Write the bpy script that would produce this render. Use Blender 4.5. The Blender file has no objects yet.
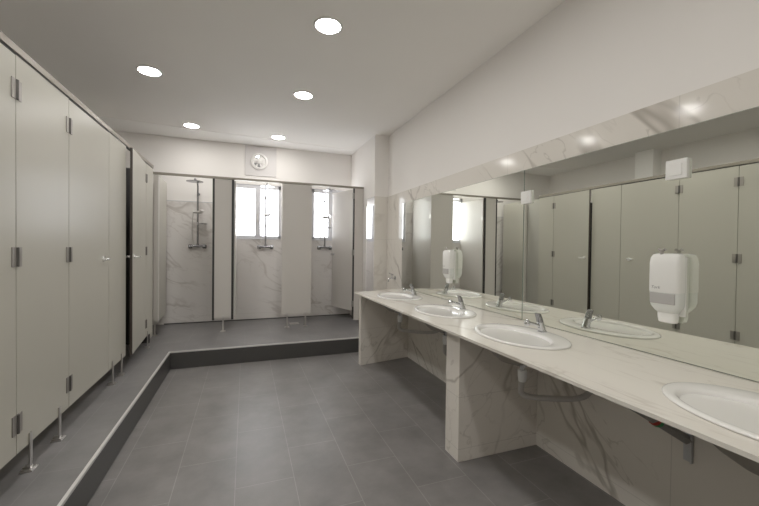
import bpy, bmesh, math, random
from mathutils import Vector, Matrix
random.seed(7)
scene = bpy.context.scene
COL = scene.collection
PI = math.pi

# ------------------------------------------------------------------ dimensions (metres)
XL = -1.051      # front plane of the toilet cubicles
XW = 1.9445      # washbasin wall
XLW = -2.40      # far left wall behind the cubicles
YN = -1.20       # wall behind the camera
YB = 6.155       # shower back wall
YS = 5.405       # front plane of the showers
XR = 1.735       # side wall next to the showers
YC = 4.896       # face of the pillar
ZP = 0.195       # platform
ZC = 0.852       # counter top
ZT = 2.294       # top of cubicle panels
ZCE = 3.004      # ceiling
ZTILE = 2.119    # top of the marble cladding
ZM = 1.963       # top of the mirror
XE, YE = -0.775, 4.527   # platform edges

# ------------------------------------------------------------------ materials
def new_mat(name):
    m = bpy.data.materials.new(name); m.use_nodes = True
    return m, m.node_tree, m.node_tree.nodes['Principled BSDF']

def plain(name, col, rough=.5, metal=0., bump=0., bscale=60., spec=.5, coat=0., var=0.):
    m, nt, b = new_mat(name)
    b.inputs['Roughness'].default_value = rough
    b.inputs['Metallic'].default_value = metal
    b.inputs['Specular IOR Level'].default_value = spec
    b.inputs['Coat Weight'].default_value = coat
    b.inputs['Coat Roughness'].default_value = .08
    tc = nt.nodes.new('ShaderNodeTexCoord')
    nz = nt.nodes.new('ShaderNodeTexNoise'); nz.inputs['Scale'].default_value = 2.3; nz.inputs['Detail'].default_value = 4
    nt.links.new(tc.outputs['Object'], nz.inputs['Vector'])
    mx = nt.nodes.new('ShaderNodeMix'); mx.data_type = 'RGBA'
    mx.inputs[6].default_value = tuple(c*(1-var) for c in col) + (1,)
    mx.inputs[7].default_value = tuple(min(1, c*(1+var)) for c in col) + (1,)
    nt.links.new(nz.outputs['Fac'], mx.inputs[0]); nt.links.new(mx.outputs[2], b.inputs['Base Color'])
    if bump:
        n2 = nt.nodes.new('ShaderNodeTexNoise'); n2.inputs['Scale'].default_value = bscale; n2.inputs['Detail'].default_value = 3
        nt.links.new(tc.outputs['Object'], n2.inputs['Vector'])
        bp = nt.nodes.new('ShaderNodeBump'); bp.inputs['Strength'].default_value = bump; bp.inputs['Distance'].default_value = .002
        nt.links.new(n2.outputs['Fac'], bp.inputs['Height']); nt.links.new(bp.outputs['Normal'], b.inputs['Normal'])
    return m

def emit(name, col, strength):
    m, nt, b = new_mat(name)
    b.inputs['Base Color'].default_value = col + (1,)
    b.inputs['Emission Color'].default_value = col + (1,)
    b.inputs['Emission Strength'].default_value = strength
    b.inputs['Roughness'].default_value = .4
    return m

def marble(name, base, vein, amount=.8, rough=.12, detail=3.5, rot=(0.6, 0.5, 0.3), scl=(1, 1, 1), scale=.9, zj=(), axis=None, step=1.2, off=0., warm=.05, width=.02, jcol=.55):
    m, nt, b = new_mat(name); N = nt.nodes.new; L = nt.links.new
    tc = N('ShaderNodeTexCoord'); mp = N('ShaderNodeMapping'); mp.vector_type = 'TEXTURE'
    mp.inputs['Rotation'].default_value = rot; mp.inputs['Scale'].default_value = scl
    L(tc.outputs['Object'], mp.inputs['Vector'])
    def ridge(sc, dist, w, seed):
        n = N('ShaderNodeTexNoise'); n.noise_dimensions = '4D'; n.inputs['W'].default_value = seed
        n.inputs['Scale'].default_value = sc; n.inputs['Detail'].default_value = detail; n.inputs['Roughness'].default_value = .5
        n.inputs['Distortion'].default_value = dist
        L(mp.outputs['Vector'], n.inputs['Vector'])
        s = N('ShaderNodeMath'); s.operation = 'SUBTRACT'; s.inputs[1].default_value = .5; L(n.outputs['Fac'], s.inputs[0])
        a = N('ShaderNodeMath'); a.operation = 'ABSOLUTE'; L(s.outputs[0], a.inputs[0])
        r = N('ShaderNodeMapRange'); r.inputs['From Min'].default_value = 0; r.inputs['From Max'].default_value = w
        r.inputs['To Min'].default_value = 1; r.inputs['To Max'].default_value = 0; r.interpolation_type = 'SMOOTHSTEP'
        L(a.outputs[0], r.inputs['Value'])
        return r.outputs[0]
    v1 = ridge(scale, .9, width, 1.3); v2 = ridge(scale*2.3, 1.2, width*.8, 5.1)
    mk = N('ShaderNodeTexNoise'); mk.inputs['Scale'].default_value = scale*1.6; mk.inputs['Detail'].default_value = 2
    L(mp.outputs['Vector'], mk.inputs['Vector'])
    mr = N('ShaderNodeMapRange'); mr.inputs['From Min'].default_value = .38; mr.inputs['From Max'].default_value = .56
    L(mk.outputs['Fac'], mr.inputs['Value'])
    h = N('ShaderNodeMath'); h.operation = 'MULTIPLY'; h.inputs[1].default_value = .5; L(v2, h.inputs[0])
    mxm = N('ShaderNodeMath'); mxm.operation = 'MAXIMUM'; L(v1, mxm.inputs[0]); L(h.outputs[0], mxm.inputs[1])
    ml = N('ShaderNodeMath'); ml.operation = 'MULTIPLY'; L(mxm.outputs[0], ml.inputs[0]); L(mr.outputs[0], ml.inputs[1])
    am = N('ShaderNodeMath'); am.operation = 'MULTIPLY'; am.inputs[1].default_value = amount; L(ml.outputs[0], am.inputs[0])
    cl = N('ShaderNodeMix'); cl.data_type = 'RGBA'
    cl.inputs[6].default_value = tuple(base)+(1,); cl.inputs[7].default_value = tuple(c*(1-warm*2.2) for c in base)+(1,)
    L(mk.outputs['Fac'], cl.inputs[0])
    vm = N('ShaderNodeMix'); vm.data_type = 'RGBA'; vm.inputs[7].default_value = tuple(vein)+(1,)
    L(am.outputs[0], vm.inputs[0]); L(cl.outputs[2], vm.inputs[6])
    out = vm.outputs[2]
    if zj or axis:
        sp = N('ShaderNodeSeparateXYZ'); L(tc.outputs['Object'], sp.inputs[0])
        acc = None
        def add(o):
            nonlocal acc
            if acc is None: acc = o
            else:
                q = N('ShaderNodeMath'); q.operation = 'MAXIMUM'; L(acc, q.inputs[0]); L(o, q.inputs[1]); acc = q.outputs[0]
        for z in zj:
            c = N('ShaderNodeMath'); c.operation = 'COMPARE'; c.inputs[1].default_value = z; c.inputs[2].default_value = .0022
            L(sp.outputs['Z'], c.inputs[0]); add(c.outputs[0])
        if axis:
            s = N('ShaderNodeMath'); s.operation = 'SUBTRACT'; s.inputs[1].default_value = off - 60*step; L(sp.outputs[axis], s.inputs[0])
            md = N('ShaderNodeMath'); md.operation = 'MODULO'; md.inputs[1].default_value = step; L(s.outputs[0], md.inputs[0])
            c = N('ShaderNodeMath'); c.operation = 'COMPARE'; c.inputs[1].default_value = .003; c.inputs[2].default_value = .0022
            L(md.outputs[0], c.inputs[0]); add(c.outputs[0])
        jf = N('ShaderNodeMath'); jf.operation = 'MULTIPLY'; jf.inputs[1].default_value = jcol; L(acc, jf.inputs[0])
        jm = N('ShaderNodeMix'); jm.data_type = 'RGBA'; jm.inputs[7].default_value = (.36, .34, .31, 1)
        L(jf.outputs[0], jm.inputs[0]); L(out, jm.inputs[6]); out = jm.outputs[2]
    L(out, b.inputs['Base Color'])
    b.inputs['Roughness'].default_value = rough
    return m

def slate(name, c1, c2, joint, offx, offy, rough=.34):
    m, nt, b = new_mat(name); N = nt.nodes.new; L = nt.links.new
    tc = N('ShaderNodeTexCoord'); sp = N('ShaderNodeSeparateXYZ'); L(tc.outputs['Object'], sp.inputs[0])
    cb = N('ShaderNodeCombineXYZ')
    ax = N('ShaderNodeMath'); ax.operation = 'ADD'; ax.inputs[1].default_value = offx + 3.28*3; L(sp.outputs['X'], ax.inputs[0])
    ay = N('ShaderNodeMath'); ay.operation = 'ADD'; ay.inputs[1].default_value = offy + 6.56*3; L(sp.outputs['Y'], ay.inputs[0])
    L(ay.outputs[0], cb.inputs[0]); L(ax.outputs[0], cb.inputs[1])
    bt = N('ShaderNodeTexBrick'); bt.inputs['Scale'].default_value = 1
    bt.inputs['Brick Width'].default_value = .656; bt.inputs['Row Height'].default_value = .328
    bt.inputs['Mortar Size'].default_value = .0022; bt.inputs['Mortar Smooth'].default_value = .2
    bt.inputs['Color1'].default_value = tuple(c1)+(1,); bt.inputs['Color2'].default_value = tuple(c2)+(1,)
    bt.inputs['Mortar'].default_value = tuple(joint)+(1,); bt.inputs['Bias'].default_value = 0
    L(cb.outputs[0], bt.inputs['Vector'])
    nz = N('ShaderNodeTexNoise'); nz.inputs['Scale'].default_value = 3.5; nz.inputs['Detail'].default_value = 7; nz.inputs['Roughness'].default_value = .62
    L(tc.outputs['Object'], nz.inputs['Vector'])
    mr = N('ShaderNodeMapRange'); mr.inputs['From Min'].default_value = .3; mr.inputs['From Max'].default_value = .7
    mr.inputs['To Min'].default_value = .74; mr.inputs['To Max'].default_value = 1.22; L(nz.outputs['Fac'], mr.inputs['Value'])
    ml = N('ShaderNodeMix'); ml.data_type = 'RGBA'; ml.blend_type = 'MULTIPLY'; ml.inputs[0].default_value = 1
    L(bt.outputs['Color'], ml.inputs[6]); L(mr.outputs[0], ml.inputs[7]); L(ml.outputs[2], b.inputs['Base Color'])
    rr = N('ShaderNodeMapRange'); rr.inputs['To Min'].default_value = rough-.06; rr.inputs['To Max'].default_value = rough+.1
    L(nz.outputs['Fac'], rr.inputs['Value']); L(rr.outputs[0], b.inputs['Roughness'])
    n2 = N('ShaderNodeTexNoise'); n2.inputs['Scale'].default_value = 14; n2.inputs['Detail'].default_value = 6; L(tc.outputs['Object'], n2.inputs['Vector'])
    bp = N('ShaderNodeBump'); bp.inputs['Strength'].default_value = .25; bp.inputs['Distance'].default_value = .004
    L(n2.outputs['Fac'], bp.inputs['Height']); L(bp.outputs['Normal'], b.inputs['Normal'])
    return m

M = {}
M['ceiling'] = plain('ceiling_paint', (.87, .845, .815), .9, var=.015)
M['lit_white'] = plain('painted_light_white', (.97, .955, .94), .9, var=.01)  # paler white with the fall of light put into its colour
M['wall'] = plain('white_wall_paint', (.84, .812, .785), .85, var=.015, bump=.05)
M['floor'] = slate('slate_floor_tiles', (.165, .156, .152), (.155, .147, .144), (.25, .24, .23), .045+.002, .12)
M['platform'] = slate('slate_platform_tiles', (.165, .160, .160), (.155, .150, .151), (.205, .20, .197), .0, .3)
M['riser'] = plain('dark_riser_tile', (.045, .044, .043), .4, var=.1)
M['alu'] = plain('brushed_aluminium', (.62, .61, .58), .3, 1.)
M['edge'] = plain('step_edge_aluminium', (.80, .79, .77), .35, .6)
M['rail'] = plain('champagne_rail', (.27, .245, .205), .42, .6)
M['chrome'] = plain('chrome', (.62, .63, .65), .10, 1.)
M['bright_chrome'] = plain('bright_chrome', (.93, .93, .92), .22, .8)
M['dchrome'] = plain('dark_chrome', (.27, .27, .28), .25, .85)  # darker chrome tone for shower fittings and tap levers
M['steel'] = plain('satin_steel', (.60, .58, .56), .28, 1.)
M['hinge'] = plain('brushed_hinge_steel', (.36, .34, .32), .38, .75)
M['hinge_pin'] = plain('dark_hinge_pin', (.10, .095, .09), .4, .6)
M['panel'] = plain('cubicle_laminate', (.50, .485, .425), .30, var=.02, spec=.35)
M['panel_s'] = plain('shower_laminate', (.58, .55, .515), .34, var=.02, spec=.5)
M['edge_shade_black'] = plain('black_edge_and_shade', (.02, .02, .02), .5)  # real panel edges, and shade painted above doors and inside the cubicle gap
M['edgebrown'] = plain('brown_panel_edge', (.035, .025, .02), .5)
M['marble_wall'] = marble('marble_wall_cladding', (.76, .72, .66), (.36, .325, .28), .85, .11, rot=(math.radians(48), 0, 0), scl=(1, 2.3, .85), scale=1.5, zj=(.083, 1.5), axis='Y', step=1.2, off=3.52, width=.022, jcol=.35)
M['marble_wall'].node_tree.nodes['Principled BSDF'].inputs['Specular IOR Level'].default_value = .3
M['marble_back'] = marble('marble_shower_tiles', (.75, .72, .695), (.46, .42, .39), .75, .18, rot=(0, math.radians(28), 0), scl=(2.0, 1, .8), scale=1.5, zj=(.30,), axis='X', step=1.2, off=.95, width=.024, jcol=.3)
M['marble_panel'] = marble('marble_support', (.78, .735, .67), (.42, .38, .33), .85, .14, rot=(0, math.radians(-50), 0), scl=(1.7, 1, .9), scale=1.5, zj=(.083, .42), width=.024, jcol=.35)
M['marble_pale'] = marble('marble_pale_cladding', (.77, .735, .68), (.55, .51, .46), .5, .16, rot=(0, math.radians(-40), 0), scl=(1.6, 1, 1.0), scale=1.3, zj=(1.5,), width=.03, jcol=.3)
M['marble_top'] = marble('marble_countertop', (.80, .765, .70), (.50, .45, .39), .8, .10, rot=(0, 0, .08), scl=(.4, 2.0, 1), scale=1.0, width=.026, warm=.03)
M['ceramic'] = plain('white_ceramic', (.86, .85, .83), .06, coat=.6)
M['clay'] = plain('unglazed_underside', (.27, .245, .21), .6)
M['mirror'] = plain('mirror_silver', (.83, .85, .785), .0, 1.)
M['mirror_edge'] = plain('mirror_glass_edge', (.22, .26, .22), .15)
M['plastic'] = plain('white_plastic', (.84, .84, .82), .22, coat=.3)
M['plastic_grey'] = plain('smoky_grey_plastic', (.43, .42, .41), .2)
M['plastic_clear'] = plain('pale_translucent_plastic', (.74, .76, .74), .15)
M['ink'] = plain('grey_ink', (.22, .22, .22), .5)
M['black'] = plain('black_rubber', (.015, .015, .015), .5)
M['hose'] = plain('grey_plastic_hose', (.42, .40, .385), .35)
M['pvc'] = plain('pale_pvc', (.78, .79, .79), .35)
M['bracket'] = plain('grey_painted_steel', (.50, .51, .53), .4)
M['brace'] = plain('dark_painted_steel', (.24, .235, .22), .5)
M['green'] = plain('green_tape', (.02, .28, .09), .5)
M['red'] = plain('red_tape', (.35, .03, .02), .5)
M['lamp'] = emit('downlight_diffuser', (1., .965, .91), 78.)
M['glass'] = emit('daylit_frosted_glass', (.95, .975, 1.), 5.)
M['frame'] = plain('white_window_frame', (.60, .60, .63), .4)
M['fanboard'] = plain('vent_board', (.66, .635, .63), .6)
M['fan'] = plain('vent_plastic', (.80, .78, .76), .3)
M['interior'] = plain('cubicle_interior_laminate', (.47, .46, .42), .5)

# ------------------------------------------------------------------ mesh helpers
def BM(): return bmesh.new()
def box(bm, a, b, mi=0):
    x0, y0, z0 = (min(a[i], b[i]) for i in range(3)); x1, y1, z1 = (max(a[i], b[i]) for i in range(3))
    v = [bm.verts.new(p) for p in [(x0,y0,z0),(x1,y0,z0),(x1,y1,z0),(x0,y1,z0),(x0,y0,z1),(x1,y0,z1),(x1,y1,z1),(x0,y1,z1)]]
    for f in [(3,2,1,0),(4,5,6,7),(0,1,5,4),(1,2,6,5),(2,3,7,6),(3,0,4,7)]:
        fc = bm.faces.new([v[i] for i in f]); fc.material_index = mi
    return v
def prism(bm, pts, z0, z1):
    lo = [bm.verts.new((x, y, z0)) for x, y in pts]; hi = [bm.verts.new((x, y, z1)) for x, y in pts]
    n = len(pts); bm.faces.new(lo[::-1]); bm.faces.new(hi)
    for i in range(n): bm.faces.new((lo[i], lo[(i+1) % n], hi[(i+1) % n], hi[i]))
def tube(bm, pts, r, seg=12, cap=True):
    pts = [Vector(p) for p in pts]; n = len(pts)
    rs = r if isinstance(r, (list, tuple)) else [r]*n
    rings = []; ref = None
    for i, p in enumerate(pts):
        t = (pts[min(i+1, n-1)] - pts[max(i-1, 0)]).normalized()
        if ref is None:
            ref = Vector((0, 0, 1)) if abs(t.z) < .9 else Vector((1, 0, 0))
        u = (ref - t*ref.dot(t)).normalized(); w = t.cross(u); ref = u
        rings.append([bm.verts.new(p + (u*math.cos(2*PI*k/seg) + w*math.sin(2*PI*k/seg))*rs[i]) for k in range(seg)])
    for a, b in zip(rings, rings[1:]):
        for k in range(seg): bm.faces.new((a[k], a[(k+1) % seg], b[(k+1) % seg], b[k]))
    if cap: bm.faces.new(rings[0][::-1]); bm.faces.new(rings[-1])
def arc(p0, p1, p2, n=10):
    p0, p1, p2 = map(Vector, (p0, p1, p2))
    return [(p0*(1-t)**2 + p1*2*t*(1-t) + p2*t*t) for t in [i/n for i in range(n+1)]]
def rings_loft(bm, rings, close0=True, close1=True, mi=0):
    R = [[bm.verts.new(p) for p in r] for r in rings]
    n = len(R[0])
    for a, b in zip(R, R[1:]):
        for k in range(n):
            f = bm.faces.new((a[k], a[(k+1) % n], b[(k+1) % n], b[k])); f.material_index = mi
    if close0: bm.faces.new(R[0][::-1]).material_index = mi
    if close1: bm.faces.new(R[-1]).material_index = mi
def disc_ring(cx, cy, z, a, b, n=48, axis='z'):
    out = []
    for k in range(n):
        u = 2*PI*k/n
        if axis == 'z': out.append((cx + b*math.cos(u), cy + a*math.sin(u), z))
        elif axis == 'y': out.append((cx + a*math.cos(u), z, cy + b*math.sin(u)))
    return out

def obj(name, bm, mats, parent=None, smooth=False, bevel=0, kind=None, label=None, auto=None):
    bmesh.ops.recalc_face_normals(bm, faces=bm.faces)
    me = bpy.data.meshes.new(name); bm.to_mesh(me); bm.free()
    for m in (mats if isinstance(mats, (list, tuple)) else [mats]): me.materials.append(m)
    if smooth:
        for p in me.polygons: p.use_smooth = True
        if smooth == 'auto': me.set_sharp_from_angle(angle=math.radians(40))
    o = bpy.data.objects.new(name, me); COL.objects.link(o)
    if parent: o.parent = parent
    if bevel:
        md = o.modifiers.new('bevel', 'BEVEL'); md.width = bevel; md.segments = 2; md.limit_method = 'ANGLE'; md.angle_limit = math.radians(40)
    if kind: o['kind'] = kind
    if label: o['label'] = label
    return o
def thing(name, label, cat, loc=(0, 0, 0), rotz=0, group=None):
    o = bpy.data.objects.new(name, None); COL.objects.link(o); o.empty_display_size = .1
    o.location = loc; o.rotation_euler = (0, 0, rotz); o['label'] = label; o['category'] = cat
    if group: o['group'] = group
    return o
def tag(o, label, cat, group=None):
    o['label'] = label; o['category'] = cat
    if group: o['group'] = group
    return o
def struct(name, bm, mats, parent=None, **k):
    return obj(name, bm, mats, parent, kind='structure', **k)
def dup(root, loc, rotz=None, label=None, group=None):
    r = root.copy(); COL.objects.link(r); r.location = loc
    if rotz is not None: r.rotation_euler = (0, 0, rotz)
    if label: r['label'] = label
    if group: r['group'] = group
    for ch in list(root.children):
        c = ch.copy(); COL.objects.link(c); c.parent = r
        for g in list(ch.children):
            d = g.copy(); COL.objects.link(d); d.parent = c
    return r

# ------------------------------------------------------------------ the room
bm = BM(); box(bm, (XLW-.15, YN-.15, -.15), (XW+.8, YB+.15, 0)); struct('floor', bm, M['floor'])
# raised platform: an L along the cubicles and in front of the showers
bm = BM()
prism(bm, [(XLW, YN), (XE, YN), (XE, YE), (XW, YE+.0), (XW, YC), (2.55, YC), (2.55, YB), (XLW, YB)], .0, ZP-.004)
struct('floor.001', bm, M['riser'])
bm = BM()
prism(bm, [(XLW, YN), (XE-.004, YN), (XE-.004, YE+.004), (XW, YE+.004), (XW, YC), (2.55, YC), (2.55, YB), (XLW, YB)], ZP-.004, ZP)
struct('floor.002', bm, M['platform'])
bm = BM(); box(bm, (XE-.014, YN, ZP-.012), (XE+.003, YE+.012, ZP+.003)); struct('trim_1', bm, M['edge'])
bm = BM(); box(bm, (XE+.003, YE-.003, ZP-.012), (XW, YE+.012, ZP+.003)); struct('trim_2', bm, M['edge'])

bm = BM(); box(bm, (XLW-.15, YN-.15, ZCE), (XW+.8, YB+.15, ZCE+.15)); struct('ceiling', bm, M['ceiling'])
bm = BM(); prism(bm, [(XLW, 5.50), (XR, 5.86), (XR, YB), (XLW, YB)], ZCE-.004, ZCE); struct('ceiling.001', bm, M['lit_white'])  # skewed slab in paler white imitates the brighter light near the back wall
bm = BM(); box(bm, (XLW-.15, YN-.15, 0), (XLW, YB+.15, ZCE)); struct('wall_left', bm, M['wall'])
bm = BM(); box(bm, (XLW, 3.88, ZT-.6), (XLW+.19, 4.165, ZCE)); struct('wall_left_boxing', bm, M['lit_white'])  # paler white stands in for light falling on the boxing
bm = BM(); box(bm, (XLW, YN-.15, 0), (XW+.15, YN, ZCE)); struct('wall_near', bm, M['wall'])
bm = BM(); box(bm, (XW, YN, 0), (XW+.15, YC, ZCE)); struct('wall_right', bm, M['wall'])
# pillar / side wall with the opening into the last alcove
bm = BM()
box(bm, (XR, YC, ZTILE-.0), (XW+.15, 5.268, ZCE)); box(bm, (XR, 5.268, ZP), (XR+.012, YB, ZCE)); box(bm, (XR+.012, 5.268, ZTILE), (XW+.15, YB, ZCE))
struct('wall_right_pillar', bm, M['wall'])
bm = BM(); box(bm, (XR, YC, ZP), (XW+.15, YC+.012, ZTILE)); struct('wall_right_pillar_cladding', bm, M['marble_pale'])
bm = BM(); box(bm, (2.55, YC, 0), (2.70, YB, ZCE)); struct('wall_alcove', bm, M['wall'])
bm = BM(); box(bm, (XW+.15, YC, 0), (2.55, YC+.06, ZCE)); struct('wall_alcove.001', bm, M['wall'])
# back wall with three window openings
WIN = [(-.185, .548), (1.052, 1.70), (1.86, 2.50)]
ZW0, ZW1 = 1.505, 2.37
bm = BM()
xs = [XLW] + [v for w in WIN for v in w] + [2.7]
for i in range(0, len(xs), 2): box(bm, (xs[i], YB, 0), (xs[i+1], YB+.15, ZCE))
for a, b in WIN: box(bm, (a, YB, 0), (b, YB+.15, ZW0)); box(bm, (a, YB, ZW1), (b, YB+.15, ZCE))
struct('wall_back', bm, M['wall'])
# marble tiles on the back wall (with the openings left free)
bm = BM(); T = .012; ZBK = 2.04
seg = [(XLW, WIN[0][0])] + [(WIN[0][1], WIN[1][0])] + [(WIN[1][1], XR)] + [(XR+.08, WIN[2][0])]+[(WIN[2][1], 2.55)]
for a, b in seg: box(bm, (a, YB-T, ZP), (b, YB, ZBK))
for a, b in WIN: box(bm, (a, YB-T, ZP), (min(b, XR if b < XR else b), YB, ZW0))
struct('wall_back_cladding', bm, M['marble_back'])
bm = BM(); box(bm, (XLW, YB-T-.003, ZBK), (WIN[0][0], YB, ZBK+.010)); struct('trim_3', bm, M['bracket'])
bm = BM(); box(bm, (-1.13, YB-T-.012, ZP), (XR, YB-T, ZP+.014)); struct('trim_4', bm, M['riser'])

def window(i, a, b):
    f = BM(); w = .045
    y0, y1 = YB+.01, YB+.07
    box(f, (a, y0, ZW0), (b, y1, ZW0+w)); box(f, (a, y0, ZW1-w-.02), (b, y1, ZW1)); box(f, (a, y0, ZW0), (a+w, y1, ZW1)); box(f, (b-w, y0, ZW0), (b, y1, ZW1))
    root = struct('window_%d' % i, f, M['frame'], bevel=.004)
    mid = (a+b)/2+.0
    s = BM(); box(s, (mid-.04, y0-.006, ZW0+w), (mid+.04, y1-.01, ZW1-w)); obj('mullion', s, M['frame'], root, bevel=.004)
    for x0, x1 in ((a+w, mid-.04), (mid+.04, b-w)):
        s = BM(); box(s, (x0, y1-.02, ZW0+w), (x1, y1-.012, ZW1-w-.02)); obj('pane', s, M['glass'], root)
    s = BM(); box(s, (a-.0, YB-.03, ZW0-.015), (b+.0, YB+.02, ZW0)); obj('sill', s, M['frame'], root, bevel=.003)
    s = BM(); box(s, (mid-.012, y0-.016, 1.76), (mid+.012, y0-.006, 1.90)); tube(s, [(mid, y0-.03, 1.87), (mid, y0-.03, 1.80)], .009)
    obj('latch', s, M['steel'], root, bevel=.002)
for i, (a, b) in enumerate(WIN): window(i+1, a, b)

# marble cladding on the washbasin wall: field, and band above the mirror
bm = BM()
box(bm, (XW-T, YN, 0), (XW, 4.26, ZM)); box(bm, (XW-T, YN, ZM), (XW, 4.26, ZTILE)); box(bm, (XW-T, 4.26, ZP*0), (XW, YC, ZTILE))
struct('wall_right_cladding', bm, M['marble_wall'])
XM = XW - T

# ------------------------------------------------------------------ toilet cubicles
PT = .020
def hinge(parent, y, z, x=XL):
    b = BM()
    box(b, (x, y-.048, z-.048), (x+.004, y-.006, z+.048)); box(b, (x, y+.006, z-.048), (x+.004, y+.048, z+.048))
    tube(b, [(x+.006, y, z-.046), (x+.006, y, z+.046)], .008, 10)
    o = obj('hinge', b, M['steel'], parent); return o
def lever(parent, y, z, sgn, x=XL):
    b = BM()
    tube(b, [(x, y, z), (x+.010, y, z)], .023, 18); tube(b, [(x+.010, y, z), (x+.042, y, z)], .009, 12)
    tube(b, [(x+.040, y-sgn*.008, z), (x+.044, y+sgn*.03, z+.001), (x+.040, y+sgn*.075, z)], [.010, .009, .007], 12)
    tube(b, [(x-PT, y, z), (x-PT-.012, y, z)], .02, 16); tube(b, [(x-PT-.012, y, z), (x-PT-.045, y, z)], .010, 12)
    tube(b, [(x-PT-.040, y-.02, z), (x-PT-.040, y+.02, z)], .010, 10)
    return obj('door_handle', b, M['bright_chrome'], parent, smooth='auto')
def leg(parent, y, x=XL, axis='y', ztop=.392, zb=ZP):
    b = BM()
    if axis == 'y':
        box(b, (x-.030, y-.032, zb), (x+.024, y+.032, zb+.006)); box(b, (x-.026, y-.026, zb+.006), (x+.019, y+.026, zb+.012))
        box(b, (x+.0005, y-.013, zb+.01), (x+.008, y+.013, ztop))
        box(b, (x-PT-.006, y-.012, zb+.01), (x+.007, y+.012, zb+.02))
    else:
        box(b, (y-.032, x-.024, zb), (y+.032, x+.030, zb+.006)); box(b, (y-.026, x-.019, zb+.006), (y+.026, x+.026, zb+.012))
        box(b, (y-.011, x-.008, zb+.01), (y+.011, x-.0005, ztop))
        box(b, (y-.008, x-.007, zb+.01), (y+.008, x+PT, zb+.02))
    return obj('leg', b, M['steel'], parent, bevel=.001)
ZB0 = .335
HZ = (2.125, 1.31, .486)
def cub_panel(y0, y1, legs, label):
    t = thing('cubicle_panel', label, 'cubicle panel', (0, 0, 0), group='fixed cubicle panels')
    b = BM(); box(b, (XL-PT, y0+.0025, ZB0), (XL, y1-.0025, ZT)); obj('board', b, M['panel'], t, bevel=.0015)
    for l in legs: leg(t, l)
    return t
def cub_door(yh, yf, label, ang=0., inset=.13):
    # yh hinge y, yf free edge y
    t = thing('cubicle_door', label, 'cubicle door', (XL, yh, 0), ang, group='toilet cubicle doors')
    s = 1 if yf > yh else -1
    w = abs(yf-yh)
    def L(b):
        for v in b.verts: v.co.x -= XL
        return b
    b = BM(); ya, yb = sorted((s*.003, s*(w-.004)))
    box(b, (-PT, ya, ZB0), (0, yb, ZT-.004)); obj('door_leaf', b, M['panel'], t, bevel=.0015)
    if ang:
        b = BM(); ye = s*(w-.004); box(b, (-PT-.0005, ye-.004*(s), ZB0), (.0008, ye+.001*s, ZT-.004)); obj('edge_strip', b, M['edgebrown'], t)
    for z in HZ:
        b = BM(); x = 0.
        box(b, (x, -.040, z-.048), (x+.005, -.009, z+.048)); box(b, (x, .009, z-.048), (x+.005, .040, z+.048))
        hg = obj('hinge', b, M['hinge'], t)
        b = BM(); tube(b, [(x+.003, 0, z-.047), (x+.003, 0, z+.047)], .0095, 10); obj('hinge_pin', b, M['hinge_pin'], hg)
    yk = s*(w-inset)
    lever(t, yk, 1.262, -s, x=0.)
    return t
Y_A, Y_B, Y_1, Y_2, Y_H = 2.271, 2.833, 3.549, 3.998, 4.723
cub_panel(Y_A, Y_B, [2.385, 2.70], 'pale greige fixed cubicle panel between two hinge lines, on two steel feet')
cub_panel(Y_1, Y_2, [3.63, 3.865], 'pale greige fixed cubicle panel beside the dark gap of the door left ajar')
cub_panel(Y_H, 5.045, [4.79], 'narrow greige cubicle panel carrying the hinges of the door left ajar')
cub_door(Y_B, Y_1, 'pale greige cubicle door, shut, with small chrome lever, between two fixed panels')
cub_door(Y_H, Y_2, 'pale greige cubicle door standing slightly ajar with a dark gap, nearest the showers', ang=math.radians(4.0), inset=.075)
cub_door(Y_A, 1.555, 'pale greige cubicle door cut off by the left edge of the photo')
cub_panel(1.11, 1.555, [1.19, 1.47], 'pale greige fixed cubicle panel, only seen at the right edge of the big mirror')
cub_door(1.11, .395, 'pale greige cubicle door next to the camera, outside the photo')
cub_panel(YN+.02, .395, [.3, -.6], 'long greige cubicle panel closing the row beside the camera')
for y, l in ((2.55, 'greige partition inside the toilet row behind the panel on two feet'), (3.86, 'greige partition inside the toilet row, glimpsed through the ajar door'), (1.3, 'greige partition in the toilet row behind the panel at the mirror edge'), (5.0, 'partition blackened to stand for shade in the gap of the ajar cubicle door')):
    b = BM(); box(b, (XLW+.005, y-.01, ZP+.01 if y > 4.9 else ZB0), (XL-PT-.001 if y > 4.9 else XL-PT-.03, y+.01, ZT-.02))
    t = thing('cubicle_partition', l, 'partition'); obj('board', b, M['interior'] if y < 4.9 else M['edge_shade_black'], t, bevel=.0015)  # end board is coloured black in place of the shade inside the row
    b = BM(); box(b, (XLW+.3, y-.014, ZP), (XLW+.32, y+.014, ZB0+.05)); box(b, (XLW+.28, y-.03, ZP), (XLW+.34, y+.03, ZP+.008)); obj('leg', b, M['steel'], t)
    b = BM(); box(b, (XLW+.01, y-.016, 2.0), (XLW+.03, y+.016, 2.05)); box(b, (XL-PT-.035, y-.014, 2.0), (XL-PT-.0, y+.014, 2.05)); obj('fixing_clip', b, M['steel'], t)
t = thing('head_rail', 'champagne metal head rail running along the top of the toilet cubicles', 'rail', (0, 0, 0))
bm = BM(); box(bm, (XL-PT-.012, YN, ZT+.010), (XL+.004, 5.06, ZT+.046)); obj('rail_profile', bm, M['rail'], t, bevel=.002)
bm = BM(); box(bm, (XL-PT, YN, ZT+.0005), (XL-.002, 5.06, ZT+.0095)); obj('shadow_strip', bm, M['edge_shade_black'], t)  # black strip added as the shade between panel tops and rail
# closed ends behind: short return between the toilet row and the showers
bm = BM(); box(bm, (XLW+.003, 5.07, ZP), (XL-.075, 5.40, ZT)); 
tag(obj('service_cupboard', bm, M['interior']), 'grey laminate service boxing between the toilet row and the first shower', 'boxing')

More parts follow.
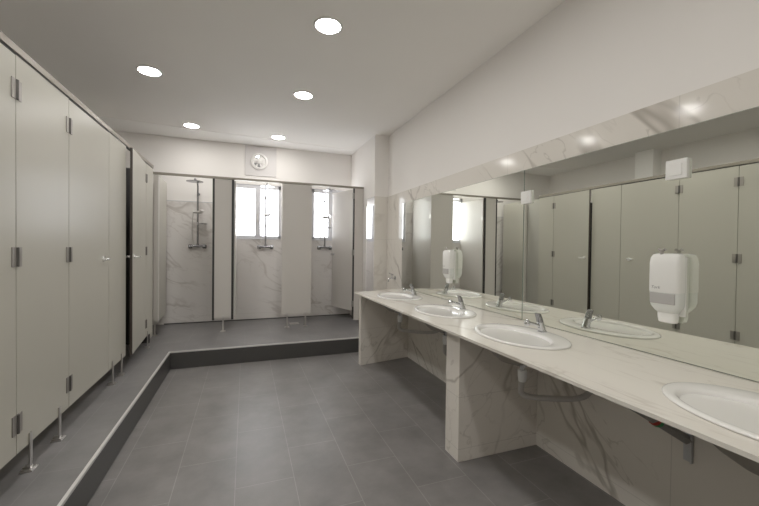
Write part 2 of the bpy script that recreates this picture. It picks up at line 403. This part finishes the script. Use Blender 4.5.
# ------------------------------------------------------------------ showers
ZSB = .385
def sh_panel(x0, x1, legs, label, dark=(), zb=ZSB):
    t = thing('shower_screen', label, 'shower screen', (0, 0, 0), group='fixed shower screens')
    b = BM(); box(b, (x0, YS, zb), (x1, YS+PT, ZT)); obj('board', b, M['panel_s'], t, bevel=.0015)
    for l in legs: leg(t, l, x=YS, axis='x', ztop=.415)
    for d0, d1 in dark:
        b = BM(); box(b, (d0, YS-.002, zb-.03), (d1, YS+PT+.014, ZT)); obj('edge_profile', b, M['edge_shade_black'], t)
    return t
sh_panel(-1.122, -1.068, [-1.10], 'thin greige shower post panel at the corner beside the toilet row')
sh_panel(-.398, -.183, [-.284], 'narrow greige shower panel with black edges on one foot, between first and second shower', dark=((-.425, -.398), (-.183, -.152)))
sh_panel(.495, .922, [.577, .842], 'wide greige shower panel on two feet between the second and third shower')
sh_panel(1.590, XR-.003, [], 'greige shower panel against the side wall, carrying the open shower door', zb=.24)
bm = BM(); box(bm, (-1.130, YS-.008, ZT+.002), (XR-.001, YS+PT+.010, ZT+.032))
tag(obj('head_rail', bm, M['rail'], bevel=.002), 'champagne metal head rail running across the top of the shower fronts', 'rail')
for x, l in ((-.140, 'greige partition at the left of the middle shower window, seen edge-on'), (.910, 'greige partition behind the right edge of the wide shower screen')):
    b = BM(); box(b, (x-.01, YS+PT+.002, ZSB), (x+.01, YB-T-.004, ZT-.01)); t = thing('shower_partition', l, 'partition'); obj('board', b, M['panel_s'], t, bevel=.0015)
    b = BM(); box(b, (x-.014, YB-T-.03, 1.9), (x+.014, YB-T, 1.95)); box(b, (x-.014, YS+PT, 1.9), (x+.014, YS+PT+.03, 1.95)); obj('fixing_clip', b, M['steel'], t)
b = BM(); box(b, (-1.185, YS+PT+.002, .375), (-1.165, YB-T-.004, ZT-.01)); t = thing('shower_partition', 'greige partition between the toilet row end and the first shower', 'partition'); obj('board', b, M['panel_s'], t, bevel=.0015)
def sh_door(xh, ang, label, w=.64, ks=1, knob=True, s=-1, mat='panel_s'):
    # hinge at (xh, YS+PT); closed leaf runs towards s*x
    t = thing('shower_door', label, 'shower door', (xh, YS+.012, 0), ang, group='shower doors')
    b = BM(); a, c = sorted((s*.004, s*w)); box(b, (a, -.009, ZSB), (c, .009, ZT-.008)); obj('door_leaf', b, M[mat], t, bevel=.0015)
    b = BM(); a, c = sorted((s*.001, s*.006)); box(b, (a, -.0095, ZSB-.02), (c, .0095, ZT-.008)); obj('edge_strip', b, M['edge'], t)
    for z in (2.18, 1.30, .50) if s < 0 else ():
        b = BM(); box(b, (-.016, -.022, z-.045), (.016, .0, z+.045)); tube(b, [(0, -.022, z-.045), (0, -.022, z+.045)], .008, 10); obj('hinge', b, M['brace'], t)
    b = BM(); x = s*(w-.06)
    tube(b, [(x, -ks*.009, 1.26), (x, -ks*.02, 1.26)], .022, 16); tube(b, [(x, -ks*.02, 1.26), (x, -ks*.045, 1.26)], .01, 12); tube(b, [(x, -ks*.045, 1.26), (x, -ks*.06, 1.26)], .019, 16)
    obj('door_handle', b, M['chrome'], t, smooth='auto')
    return t
sh_door(1.583, math.radians(-72), 'greige shower door of the third shower, opened inwards by the side wall', s=-1)
sh_door(-1.066, math.radians(92.5), 'greige shower door folded fully inwards along the left of the first shower', s=1, mat='panel', w=.62, ks=-1)
bm = BM(); box(bm, (1.566, YS-.004, ZSB-.12), (1.588, YS+PT+.004, ZT)); 
tag(obj('door_jamb', bm, M['edge_shade_black']), 'thin black jamb strip beside the open third shower door', 'jamb')

def shower_set(x, label, headx=0.):
    y = YB - T
    t = thing('shower_set', label, 'shower', (x, y, 0), group='shower sets on the back wall')
    b = BM(); tube(b, [(0, -.07, 1.38), (0, -.07, 2.20)] + arc((0, -.07, 2.24), (0, -.07, 2.325), (0, -.16, 2.325)) + [(0, -.40, 2.325), (0, -.42, 2.318), (0, -.42, 2.30)], .0125, 10)
    tube(b, [(0, -.0, 2.16), (0, -.07, 2.16)], .008, 10); tube(b, [(0, 0, 2.16), (0, -.008, 2.16)], .022, 14)
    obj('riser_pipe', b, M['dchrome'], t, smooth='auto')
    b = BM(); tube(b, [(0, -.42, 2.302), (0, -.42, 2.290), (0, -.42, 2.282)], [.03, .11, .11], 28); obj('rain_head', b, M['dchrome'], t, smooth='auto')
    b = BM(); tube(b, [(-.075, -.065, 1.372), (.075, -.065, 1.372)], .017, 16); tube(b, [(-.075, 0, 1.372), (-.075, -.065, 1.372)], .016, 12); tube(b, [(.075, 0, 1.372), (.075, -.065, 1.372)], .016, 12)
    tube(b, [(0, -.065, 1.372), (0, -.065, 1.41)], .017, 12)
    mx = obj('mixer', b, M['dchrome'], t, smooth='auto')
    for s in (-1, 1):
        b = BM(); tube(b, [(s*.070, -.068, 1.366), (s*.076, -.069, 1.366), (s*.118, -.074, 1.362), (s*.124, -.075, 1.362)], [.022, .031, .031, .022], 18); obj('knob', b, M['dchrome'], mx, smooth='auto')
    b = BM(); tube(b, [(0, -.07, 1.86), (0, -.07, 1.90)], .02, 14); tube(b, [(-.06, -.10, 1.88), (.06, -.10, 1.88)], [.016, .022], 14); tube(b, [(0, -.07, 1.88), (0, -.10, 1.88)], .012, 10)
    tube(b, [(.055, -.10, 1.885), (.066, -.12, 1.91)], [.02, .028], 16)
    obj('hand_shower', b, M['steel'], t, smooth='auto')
    b = BM(); tube(b, [(0, -.07, 1.69), (0, -.07, 1.73)], .016, 12); rings_loft(b, [disc_ring(.06, -.09, 1.700, .045, .07, 24), disc_ring(.06, -.09, 1.712, .05, .08, 24)]); obj('soap_dish', b, M['chrome'], t, smooth='auto')
    b = BM(); pts = arc((-.055, -.10, 1.87), (-.11, -.06, 1.45), (-.02, -.065, 1.355), 14); tube(b, pts, .0055, 8)
    obj('hose', b, M['steel'], t, smooth='auto')
    return t
s0 = shower_set(-.680, 'chrome rain shower set on the marble wall of the first, windowless shower')
dup(s0, (.300, YB-T, 0), label='chrome rain shower set in front of the middle window')
dup(s0, (1.262, YB-T, 0), label='chrome rain shower set beside the half-open shower door')
# floor waste seen beyond the wide panel
bm = BM(); box(bm, (.64, 5.58, ZP), (.78, 5.72, ZP+.004)); tag(obj('floor_drain', bm, M['steel'], bevel=.001), 'small square steel floor drain behind the feet of the wide shower panel', 'drain')

# exhaust vent on its board, above the second shower
t = thing('wall_vent', 'round white vent on a square grey board above the middle shower', 'vent', (0, YB, 0))
bm = BM(); box(bm, (-.015, -.012, 2.51), (.465, 0, 2.985)); obj('board', bm, M['fanboard'], t, bevel=.002)
bm = BM()
def ringy(r, y): return disc_ring(.200, 2.742, y, r, r, 40, 'y')
rings_loft(bm, [ringy(.125, -.012), ringy(.132, -.03), ringy(.125, -.042), ringy(.105, -.045), ringy(.095, -.030), ringy(.09, -.016)])
vr = obj('vent_ring', bm, M['fan'], t, smooth='auto')
bm = BM(); rings_loft(bm, [ringy(.030, -.014), ringy(.035, -.04), ringy(.02, -.048)])
obj('hub', bm, M['fan'], vr, smooth='auto')
for k in range(7):
    bm = BM(); a0 = 2*PI*k/7
    pts = [(.03, a0), (.092, a0-.12), (.092, a0+.45), (.03, a0+.35)]
    v = [bm.verts.new((.200+r*math.cos(a), -.020-.010*(i in (2, 3)), 2.742+r*math.sin(a))) for i, (r, a) in enumerate(pts)]
    v2 = [bm.verts.new(p.co + Vector((0, .003, 0))) for p in v]
    bm.faces.new(v); bm.faces.new(v2[::-1])
    for i in range(4): bm.faces.new((v[i], v[(i+1) % 4], v2[(i+1) % 4], v2[i]))
    obj('blade', bm, M['chrome'] if k in (2, 4, 5) else M['fan'], vr)
bm = BM(); box(bm, (.190, -.018, 2.87), (.210, -.012, 2.985)); obj('cable_cover', bm, M['fanboard'], t)

# ------------------------------------------------------------------ downlights
def downlight(x, y, label, first=None):
    if first: return dup(first, (x, y, ZCE), label=label)
    t = thing('downlight', label, 'ceiling light', (x, y, ZCE), group='round recessed ceiling downlights')
    b = BM(); rings_loft(b, [disc_ring(0, 0, 0, .105, .105), disc_ring(0, 0, -.005, .105, .105), disc_ring(0, 0, -.009, .098, .098), disc_ring(0, 0, -.009, .090, .090), disc_ring(0, 0, -.001, .088, .088)])
    obj('trim_ring', b, M['plastic'], t, smooth='auto')
    b = BM(); rings_loft(b, [disc_ring(0, 0, -.0015, .0875, .0875), disc_ring(0, 0, -.007, .0875, .0875)])
    obj('diffuser', b, M['lamp'], t)
    return t
d0 = downlight(.558, 2.64, 'lit round downlight, largest in the photo, over the tiled floor')
downlight(.570, 3.93, 'lit round downlight in the middle of the right-hand row, beyond the largest one', d0)
downlight(.445, 5.57, 'lit round downlight nearest the vent board', d0)
downlight(-.850, 3.93, 'lit round downlight above the cubicle door left ajar, left side of ceiling', d0)
downlight(-.695, 5.49, 'lit round downlight above the first shower, smallest on the left', d0)
downlight(-.880, 2.65, 'lit round downlight above the cubicles, only seen as a glow on the marble band', d0)
downlight(.560, 1.33, 'unseen downlight added for light just above the camera frame on the basin side', d0)  # this and the next three are unseen lamps added to light the near end
downlight(-.860, 1.33, 'unseen downlight added for light just outside the frame on the cubicle side', d0)
downlight(.560, .0, 'unseen downlight added for light directly overhead of the camera, basin side', d0)
downlight(-.860, .0, 'unseen downlight added for light directly overhead of the camera, cubicle side', d0)

# ------------------------------------------------------------------ countertop with basin holes
BAS = [(1.562, .598), (1.560, 1.750), (1.556, 2.625), (1.553, 3.560)]
BA, BB = .322, .228          # outer half sizes along y and x
XC = 1.250; CT = .015
bm = BM(); prism(bm, [(XC, YN), (XM, YN), (XM, 4.27), (XC-.042, 4.085)], ZC-CT, ZC)
top = obj('countertop', bm, M['marble_top'])
for cx, cy in BAS:
    cb = BM(); rings_loft(cb, [disc_ring(cx-.02, cy, ZC-.1, BA-.05, BB-.045), disc_ring(cx-.02, cy, ZC+.1, BA-.05, BB-.045)])
    c = obj('cutter', cb, M['marble_top'])
    md = top.modifiers.new('cut', 'BOOLEAN'); md.operation = 'DIFFERENCE'; md.object = c; md.solver = 'EXACT'
bv = top.modifiers.new('bevel', 'BEVEL'); bv.width = .004; bv.segments = 2; bv.limit_method = 'ANGLE'; bv.angle_limit = math.radians(50)
bpy.context.view_layer.update()
dg = bpy.context.evaluated_depsgraph_get()
me = bpy.data.meshes.new_from_object(top.evaluated_get(dg))
top.modifiers.clear(); top.data = me
for o in [o for o in bpy.data.objects if o.name.startswith('cutter')]: bpy.data.objects.remove(o, do_unlink=True)
tag(top, 'long white marble countertop with four inset basins along the mirror', 'countertop')

def support(x0, y0, y1, label, sk=0):
    b = BM(); prism(b, [(x0, y0), (XM, y0+sk), (XM, y1+sk), (x0, y1)], 0.0, ZC-CT)
    return tag(obj('counter_support', b, M['marble_panel'], bevel=.002), label, 'counter support')
support(1.266, 4.000, 4.075, 'marble support panel at the far end of the counter, beside the step', sk=.13)
support(1.290, 1.976, 2.135, 'marble support panel in the middle of the counter, reaching the floor')

def basin(cx, cy, label, first=None):
    if first: return dup(first, (cx, cy, ZC), label=label)
    t = thing('wash_basin', label, 'basin', (cx, cy, ZC), group='oval basins in the countertop')
    b = BM(); R = lambda a, w, ox, z: disc_ring(ox, 0, z, a, w, 64)
    ox = -.042
    ai, bi = .256, .154
    rs = [R(BA-.055, BB-.055, -.02, -.004), R(BA-.004, BB-.004, 0, .0005), R(BA, BB, 0, .003), R(BA, BB, 0, .006), R(BA-.004, BB-.004, 0, .0105), R(BA-.012, BB-.012, -.001, .0125),
          R(ai+.014, bi+.012, ox+.002, .0125), R(ai+.004, bi+.003, ox, .0095), R(ai-.006, bi-.005, ox, .0), R(ai-.022, bi-.014, ox, -.03), R(ai-.055, bi-.032, ox, -.068), R(ai-.12, bi-.070, ox, -.100), R(.09, .06, ox, -.116), R(.024, .024, ox, -.122)]
    obr = [R(.03, .03, ox, -.150), R(.09, .07, ox, -.148), R(ai-.11, bi-.06, ox, -.125), R(ai-.055, bi-.025, ox, -.080), R(ai-.030, bi-.006, ox, -.04), R(ai-.012, bi+.006, ox, -.006)]
    ub = BM(); rings_loft(ub, obr, True, False); obj('underside', ub, M['clay'], t, smooth=True)
    rings_loft(b, rs, True, False)
    obj('bowl', b, M['ceramic'], t, smooth=True)
    b = BM(); rings_loft(b, [R(.027, .027, ox, -.123), R(.03, .03, ox, -.117), R(.022, .022, ox, -.115)]); obj('drain', b, M['chrome'], t, smooth='auto')
    b = BM(); c = Vector((ox-(bi-.0165), 0, -.030)); tube(b, [c + Vector((-.004, 0, .001)), c + Vector((.006, 0, -.001))], .0115, 16); obj('overflow_hole', b, M['black'], t)
    return t
b0 = basin(BAS[0][0], BAS[0][1], 'oval white basin nearest the camera, cut off by the right edge')
basin(*BAS[1], 'oval white basin just on the near side of the middle marble support', b0)
basin(*BAS[2], 'oval white basin under the farther soap dispenser, second from the far end', b0)
basin(*BAS[3], 'oval white basin farthest from the camera, at the far end of the counter', b0)

def tap(cx, cy, label, first=None):
    loc = (cx+.182, cy, ZC+.0145)
    if first: return dup(first, loc, label=label)
    t = thing('basin_tap', label, 'tap', loc, group='basin taps')
    def slab(z, x, wx, wy): return [(x+math.copysign(abs(math.cos(u))**.6, math.cos(u))*wx, math.copysign(abs(math.sin(u))**.6, math.sin(u))*wy, z) for u in [2*PI*k/20 for k in range(20)]]
    b = BM(); rings_loft(b, [slab(-.002, 0, .025, .025), slab(.004, 0, .025, .025), slab(.006, -.001, .021, .021), slab(.060, -.018, .0185, .0185)]); obj('body', b, M['chrome'], t, smooth='auto')
    b = BM(); tube(b, [(-.008, 0, .026), (-.05, 0, .046), (-.105, 0, .060)], [.011, .009, .009], 16)
    tube(b, [(-.112, 0, .078), (-.114, 0, .076), (-.118, 0, .066), (-.121, 0, .054), (-.123, 0, .042), (-.123, 0, .040)], [.006, .013, .0175, .0175, .013, .006], 18); obj('spout', b, M['chrome'], t, smooth='auto')
    b = BM(); rings_loft(b, [slab(.0615, -.0185, .0185, .0185), slab(.090, -.028, .017, .018), slab(.112, -.038, .014, .018), slab(.116, -.043, .010, .016)])
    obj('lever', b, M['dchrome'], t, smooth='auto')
    return t
t0 = tap(BAS[0][0], BAS[0][1], 'chrome tap of the nearest basin, just outside the right edge')
tap(*BAS[1], 'chrome tap on the basin in front of the mirror seam', t0)
tap(*BAS[2], 'chrome tap below the farther soap dispenser', t0)
tap(*BAS[3], 'chrome tap at the far end of the counter, beside the mirror edge', t0)

# wall bib tap beside the mirror
t = thing('wall_tap', 'small chrome bib tap on the marble wall beyond the counter', 'tap', (XM, 4.56, .965))
b = BM(); tube(b, [(0, 0, 0), (-.008, 0, 0)], .028, 18); tube(b, [(-.008, 0, 0), (-.06, 0, 0)], .012, 12); tube(b, [(-.055, 0, 0), (-.09, 0, -.005), (-.10, 0, -.03), (-.10, 0, -.05)], .010, 12); obj('spout', b, M['chrome'], t, smooth='auto')
b = BM(); tube(b, [(-.045, 0, 0), (-.055, 0, .045)], .008, 10); tube(b, [(-.03, .0, .045), (-.095, -.0, .07)], [.009, .007], 10); tube(b, [(-.055, -.03, .048), (-.055, .03, .048)], .008, 10); obj('handle', b, M['chrome'], t, smooth='auto')

# traps below the basins
def trap(cx, cy, label, dy, yw, first=None):
    t = thing('basin_trap', label, 'waste pipe', (cx+.0, cy-.035, ZC-.150), group='waste hoses under the basins')
    b = BM(); tube(b, [(0, 0, .003), (0, 0, -.05)], .017, 16); tube(b, [(0, 0, .012), (0, 0, -.012)], .055, 18); obj('tailpiece', b, M['chrome'], t, smooth='auto')
    b = BM(); tube(b, [(0, 0, -.045), (0, 0, -.085), (0, 0, -.115)], [.026, .026, .021], 16); obj('coupling', b, M['pvc'], t, smooth='auto')
    wx = XM - cx; b = BM()
    P = [Vector((0, 0, -.10)), Vector((0, -.005, -.19)), Vector((wx*.30, dy*.35, -.205)), Vector((wx*.75, dy*.8, -.19)), Vector((wx*.92, dy, -.125)), Vector((wx-.012, dy, -.105))]
    pts = []
    Q = [P[0]] + P + [P[-1]]
    for i in range(1, len(Q)-2):
        for k in range(8):
            u = k/8; a, b_, c, d = Q[i-1], Q[i], Q[i+1], Q[i+2]
            pts.append(.5*((2*b_) + (c-a)*u + (2*a-5*b_+4*c-d)*u*u + (3*b_-a-3*c+d)*u**3))
    pts.append(P[-1])
    rr = [.0175 if i % 2 else .0165 for i in range(len(pts))]
    tube(b, pts, rr, 14); obj('flexible_hose', b, M['hose'], t, smooth=True)
    b = BM(); tube(b, [(wx-.035, dy, -.105), (wx, dy, -.105)], .024, 16); tube(b, [(wx-.008, dy, -.105), (wx, dy, -.105)], .036, 18); obj('wall_connector', b, M['pvc'], t, smooth='auto')
    return t
trap(BAS[1][0], BAS[1][1], 'grey flexible waste hose hanging under the basin near the middle support', -.20, 1.55)
trap(BAS[2][0], BAS[2][1], 'flexible waste hose behind the middle support, hanging under the second basin from the far end', -.10, 1.55)
trap(BAS[3][0], BAS[3][1], 'flexible waste hose under the farthest basin beside the end panel', -.30, 1.55)
trap(BAS[0][0], BAS[0][1], 'waste hose below the nearest basin, beyond the right edge', -.20, 1.55)

# steel counter bracket
t = thing('counter_bracket', 'grey steel bracket with diagonal brace holding the counter below the nearest basin', 'bracket', (XM, 1.05, 0))
b = BM(); box(b, (-.006, -.018, .405), (0, .020, ZC-CT)); box(b, (-.020, -.018, .405), (0, -.014, ZC-CT))
for z in (.45, .60): tube(b, [(-.008, .004, z), (-.004, .004, z)], .006, 8)
obj('wall_plate', b, M['bracket'], t)
b = BM(); box(b, (-.56, -.02, ZC-CT-.006), (-.006, .02, ZC-CT)); obj('arm', b, M['bracket'], t)
b = BM(); tube(b, [(-.57, -.0, ZC-CT-.012), (-.012, .0, .505)], .021, 4); obj('brace', b, M['brace'], t)
b = BM(); tube(b, [(-.240, 0, .6363), (-.222, 0, .6260)], .027, 12); br = obj('tape', b, M['green'], t, label='green tape round the brace')
b = BM(); tube(b, [(-.247, 0, .6404), (-.241, 0, .6369)], .027, 12); obj('tape', b, M['red'], t, label='red tape round the brace')

# ------------------------------------------------------------------ mirrors
YSM = 2.131
def mirror(y0, y1, label):
    t = thing('wall_mirror', label, 'mirror', (XM, 0, 0), group='wall mirrors')
    b = BM(); box(b, (-.005, y0, ZC+.004), (-.0005, y1, ZM)); obj('backing_glass', b, M['mirror_edge'], t)
    b = BM(); v = [b.verts.new(p) for p in [(-.0055, y0+.003, ZC+.007), (-.0055, y1-.003, ZC+.007), (-.0055, y1-.003, ZM-.002), (-.0055, y0+.003, ZM-.002)]]
    b.faces.new(v); obj('mirror_face', b, M['mirror'], t)
    return t
mirror(YSM+.002, 4.34, 'farther frameless wall mirror behind the two far basins')
mirror(YN+.01, YSM-.002, 'nearer frameless wall mirror behind the near basins, with the larger soap dispenser')

# ------------------------------------------------------------------ dispensers and sockets on the mirror
XF = XM - .0056
def sup(yc, w, d, z, n=40, p=3.2):
    # D-shaped section: rounded towards -x, flat on the wall
    out = []
    for k in range(n):
        u = 2*PI*k/n; c, s = math.cos(u), math.sin(u)
        y = math.copysign(abs(c)**(2/p), c)*w; x = -d/2 + math.copysign(abs(s)**(2/p), s)*d/2
        out.append((x, yc+y, z))
    return out
def dispenser(y, label, first=None):
    if first: return dup(first, (XF, y, 0), label=label)
    t = thing('soap_dispenser', label, 'dispenser', (XF, y, 0), group='soap dispensers')
    b = BM(); H = .067
    S = lambda w, d, z: [(x-.012, y_, z_) for x, y_, z_ in sup(0, w, d, z, 48, 5.)]
    rings_loft(b, [S(H-.002, .068, 1.182), S(H, .070, 1.186), S(H, .070, 1.32), S(H-.002, .066, 1.345), S(H-.008, .058, 1.360), S(H-.020, .044, 1.366)])
    cv = obj('cover', b, M['plastic'], t, smooth='auto')
    b = BM(); box(b, (-.013, -.058, 1.07), (0, .058, 1.35)); obj('back_plate', b, M['plastic'], t, bevel=.003)
    b = BM(); rings_loft(b, [S(.040, .045, 1.085), S(.048, .054, 1.094), S(.062, .062, 1.115), S(.0655, .066, 1.135), S(.066, .067, 1.182)])
    obj('reservoir', b, M['plastic_clear'], t, smooth='auto')
    b = BM(); box(b, (-.0805, -.053, 1.128), (-.074, .056, 1.179)); obj('level_window', b, M['plastic_grey'], t, bevel=.002)
    b = BM(); rings_loft(b, [S(.030, .034, 1.035), S(.036, .040, 1.040), S(.039, .043, 1.058), S(.039, .044, 1.087)]); obj('nozzle', b, M['plastic'], t, smooth='auto')
    b = BM(); tube(b, [(-.062, .016, 1.358), (-.062, .016, 1.376)], .007, 12); tube(b, [(-.062, .001, 1.386), (-.062, .016, 1.377), (-.062, .031, 1.386)], [.007, .006, .007], 10); obj('lock_key', b, M['hinge'], t, smooth='auto')
    # brand mark in small grey script
    cu = bpy.data.curves.new('mark', 'FONT'); cu.body = 'Tork'; cu.size = .020; cu.extrude = .0003; cu.shear = .3; cu.align_x = 'CENTER'
    fo = bpy.data.objects.new('mark', cu); COL.objects.link(fo); bpy.context.view_layer.update()
    mm = bpy.data.meshes.new_from_object(fo.evaluated_get(bpy.context.evaluated_depsgraph_get())); bpy.data.objects.remove(fo, do_unlink=True)
    mm.materials.clear(); mm.materials.append(M['ink'])
    fo = bpy.data.objects.new('brand_mark', mm); COL.objects.link(fo); fo.parent = t
    fo.matrix_local = Matrix(((0, 0, -1, -.0826), (-1, 0, 0, .030), (0, 1, 0, 1.198), (0, 0, 0, 1)))
    return t
dd = dispenser(1.128, 'white wall soap dispenser on the nearer mirror, with grey window and key lock')
dispenser(3.10, 'white wall soap dispenser on the farther mirror above the far basins', dd)
def socket(y, z, label, first=None):
    if first: return dup(first, (XF, y, z), label=label)
    t = thing('wall_socket', label, 'socket', (XF, y, z), group='white sockets on the mirrors')
    b = BM(); box(b, (-.019, -.046, -.046), (0, .046, .046)); obj('plate', b, M['plastic'], t, bevel=.003)
    b = BM(); box(b, (-.0225, -.026, -.031), (-.017, .032, .027)); obj('cover_flap', b, M['plastic'], t, bevel=.003)
    return t
sk = socket(1.118, 1.766, 'square white socket with flap above the nearer soap dispenser')
socket(2.098, 1.757, 'small square white socket beside the mirror seam', sk)

# ------------------------------------------------------------------ light
w = bpy.data.worlds.new('world'); scene.world = w; w.use_nodes = True
w.node_tree.nodes['Background'].inputs[0].default_value = (.8, .88, 1, 1); w.node_tree.nodes['Background'].inputs[1].default_value = .6

# ------------------------------------------------------------------ camera
cam = bpy.data.cameras.new('camera'); co = bpy.data.objects.new('camera', cam); COL.objects.link(co)
yaw, pitch, roll = math.radians(20.396), math.radians(-.810), math.radians(.690)
F = Vector((math.sin(yaw)*math.cos(pitch), math.cos(yaw)*math.cos(pitch), math.sin(pitch)))
R0 = Vector((math.cos(yaw), -math.sin(yaw), 0)); U0 = R0.cross(F)
R_ = R0*math.cos(roll) + U0*math.sin(roll); U_ = -R0*math.sin(roll) + U0*math.cos(roll)
m = Matrix.Identity(4)
for i in range(3): m[i][0] = R_[i]; m[i][1] = U_[i]; m[i][2] = -F[i]
m.translation = (0, 0, 1.376)
co.matrix_world = m
cam.sensor_width = 36; cam.lens = 360.5/759*36; cam.clip_start = .02
scene.camera = co

scene.view_settings.view_transform = 'Standard'
scene.view_settings.look = 'None'
scene.view_settings.exposure = .30
scene.view_settings.gamma = 1.17
scene.cycles.use_denoising = True
scene.cycles.max_bounces = 10
scene.cycles.diffuse_bounces = 6
scene.cycles.glossy_bounces = 6
scene.cycles.sample_clamp_indirect = 6
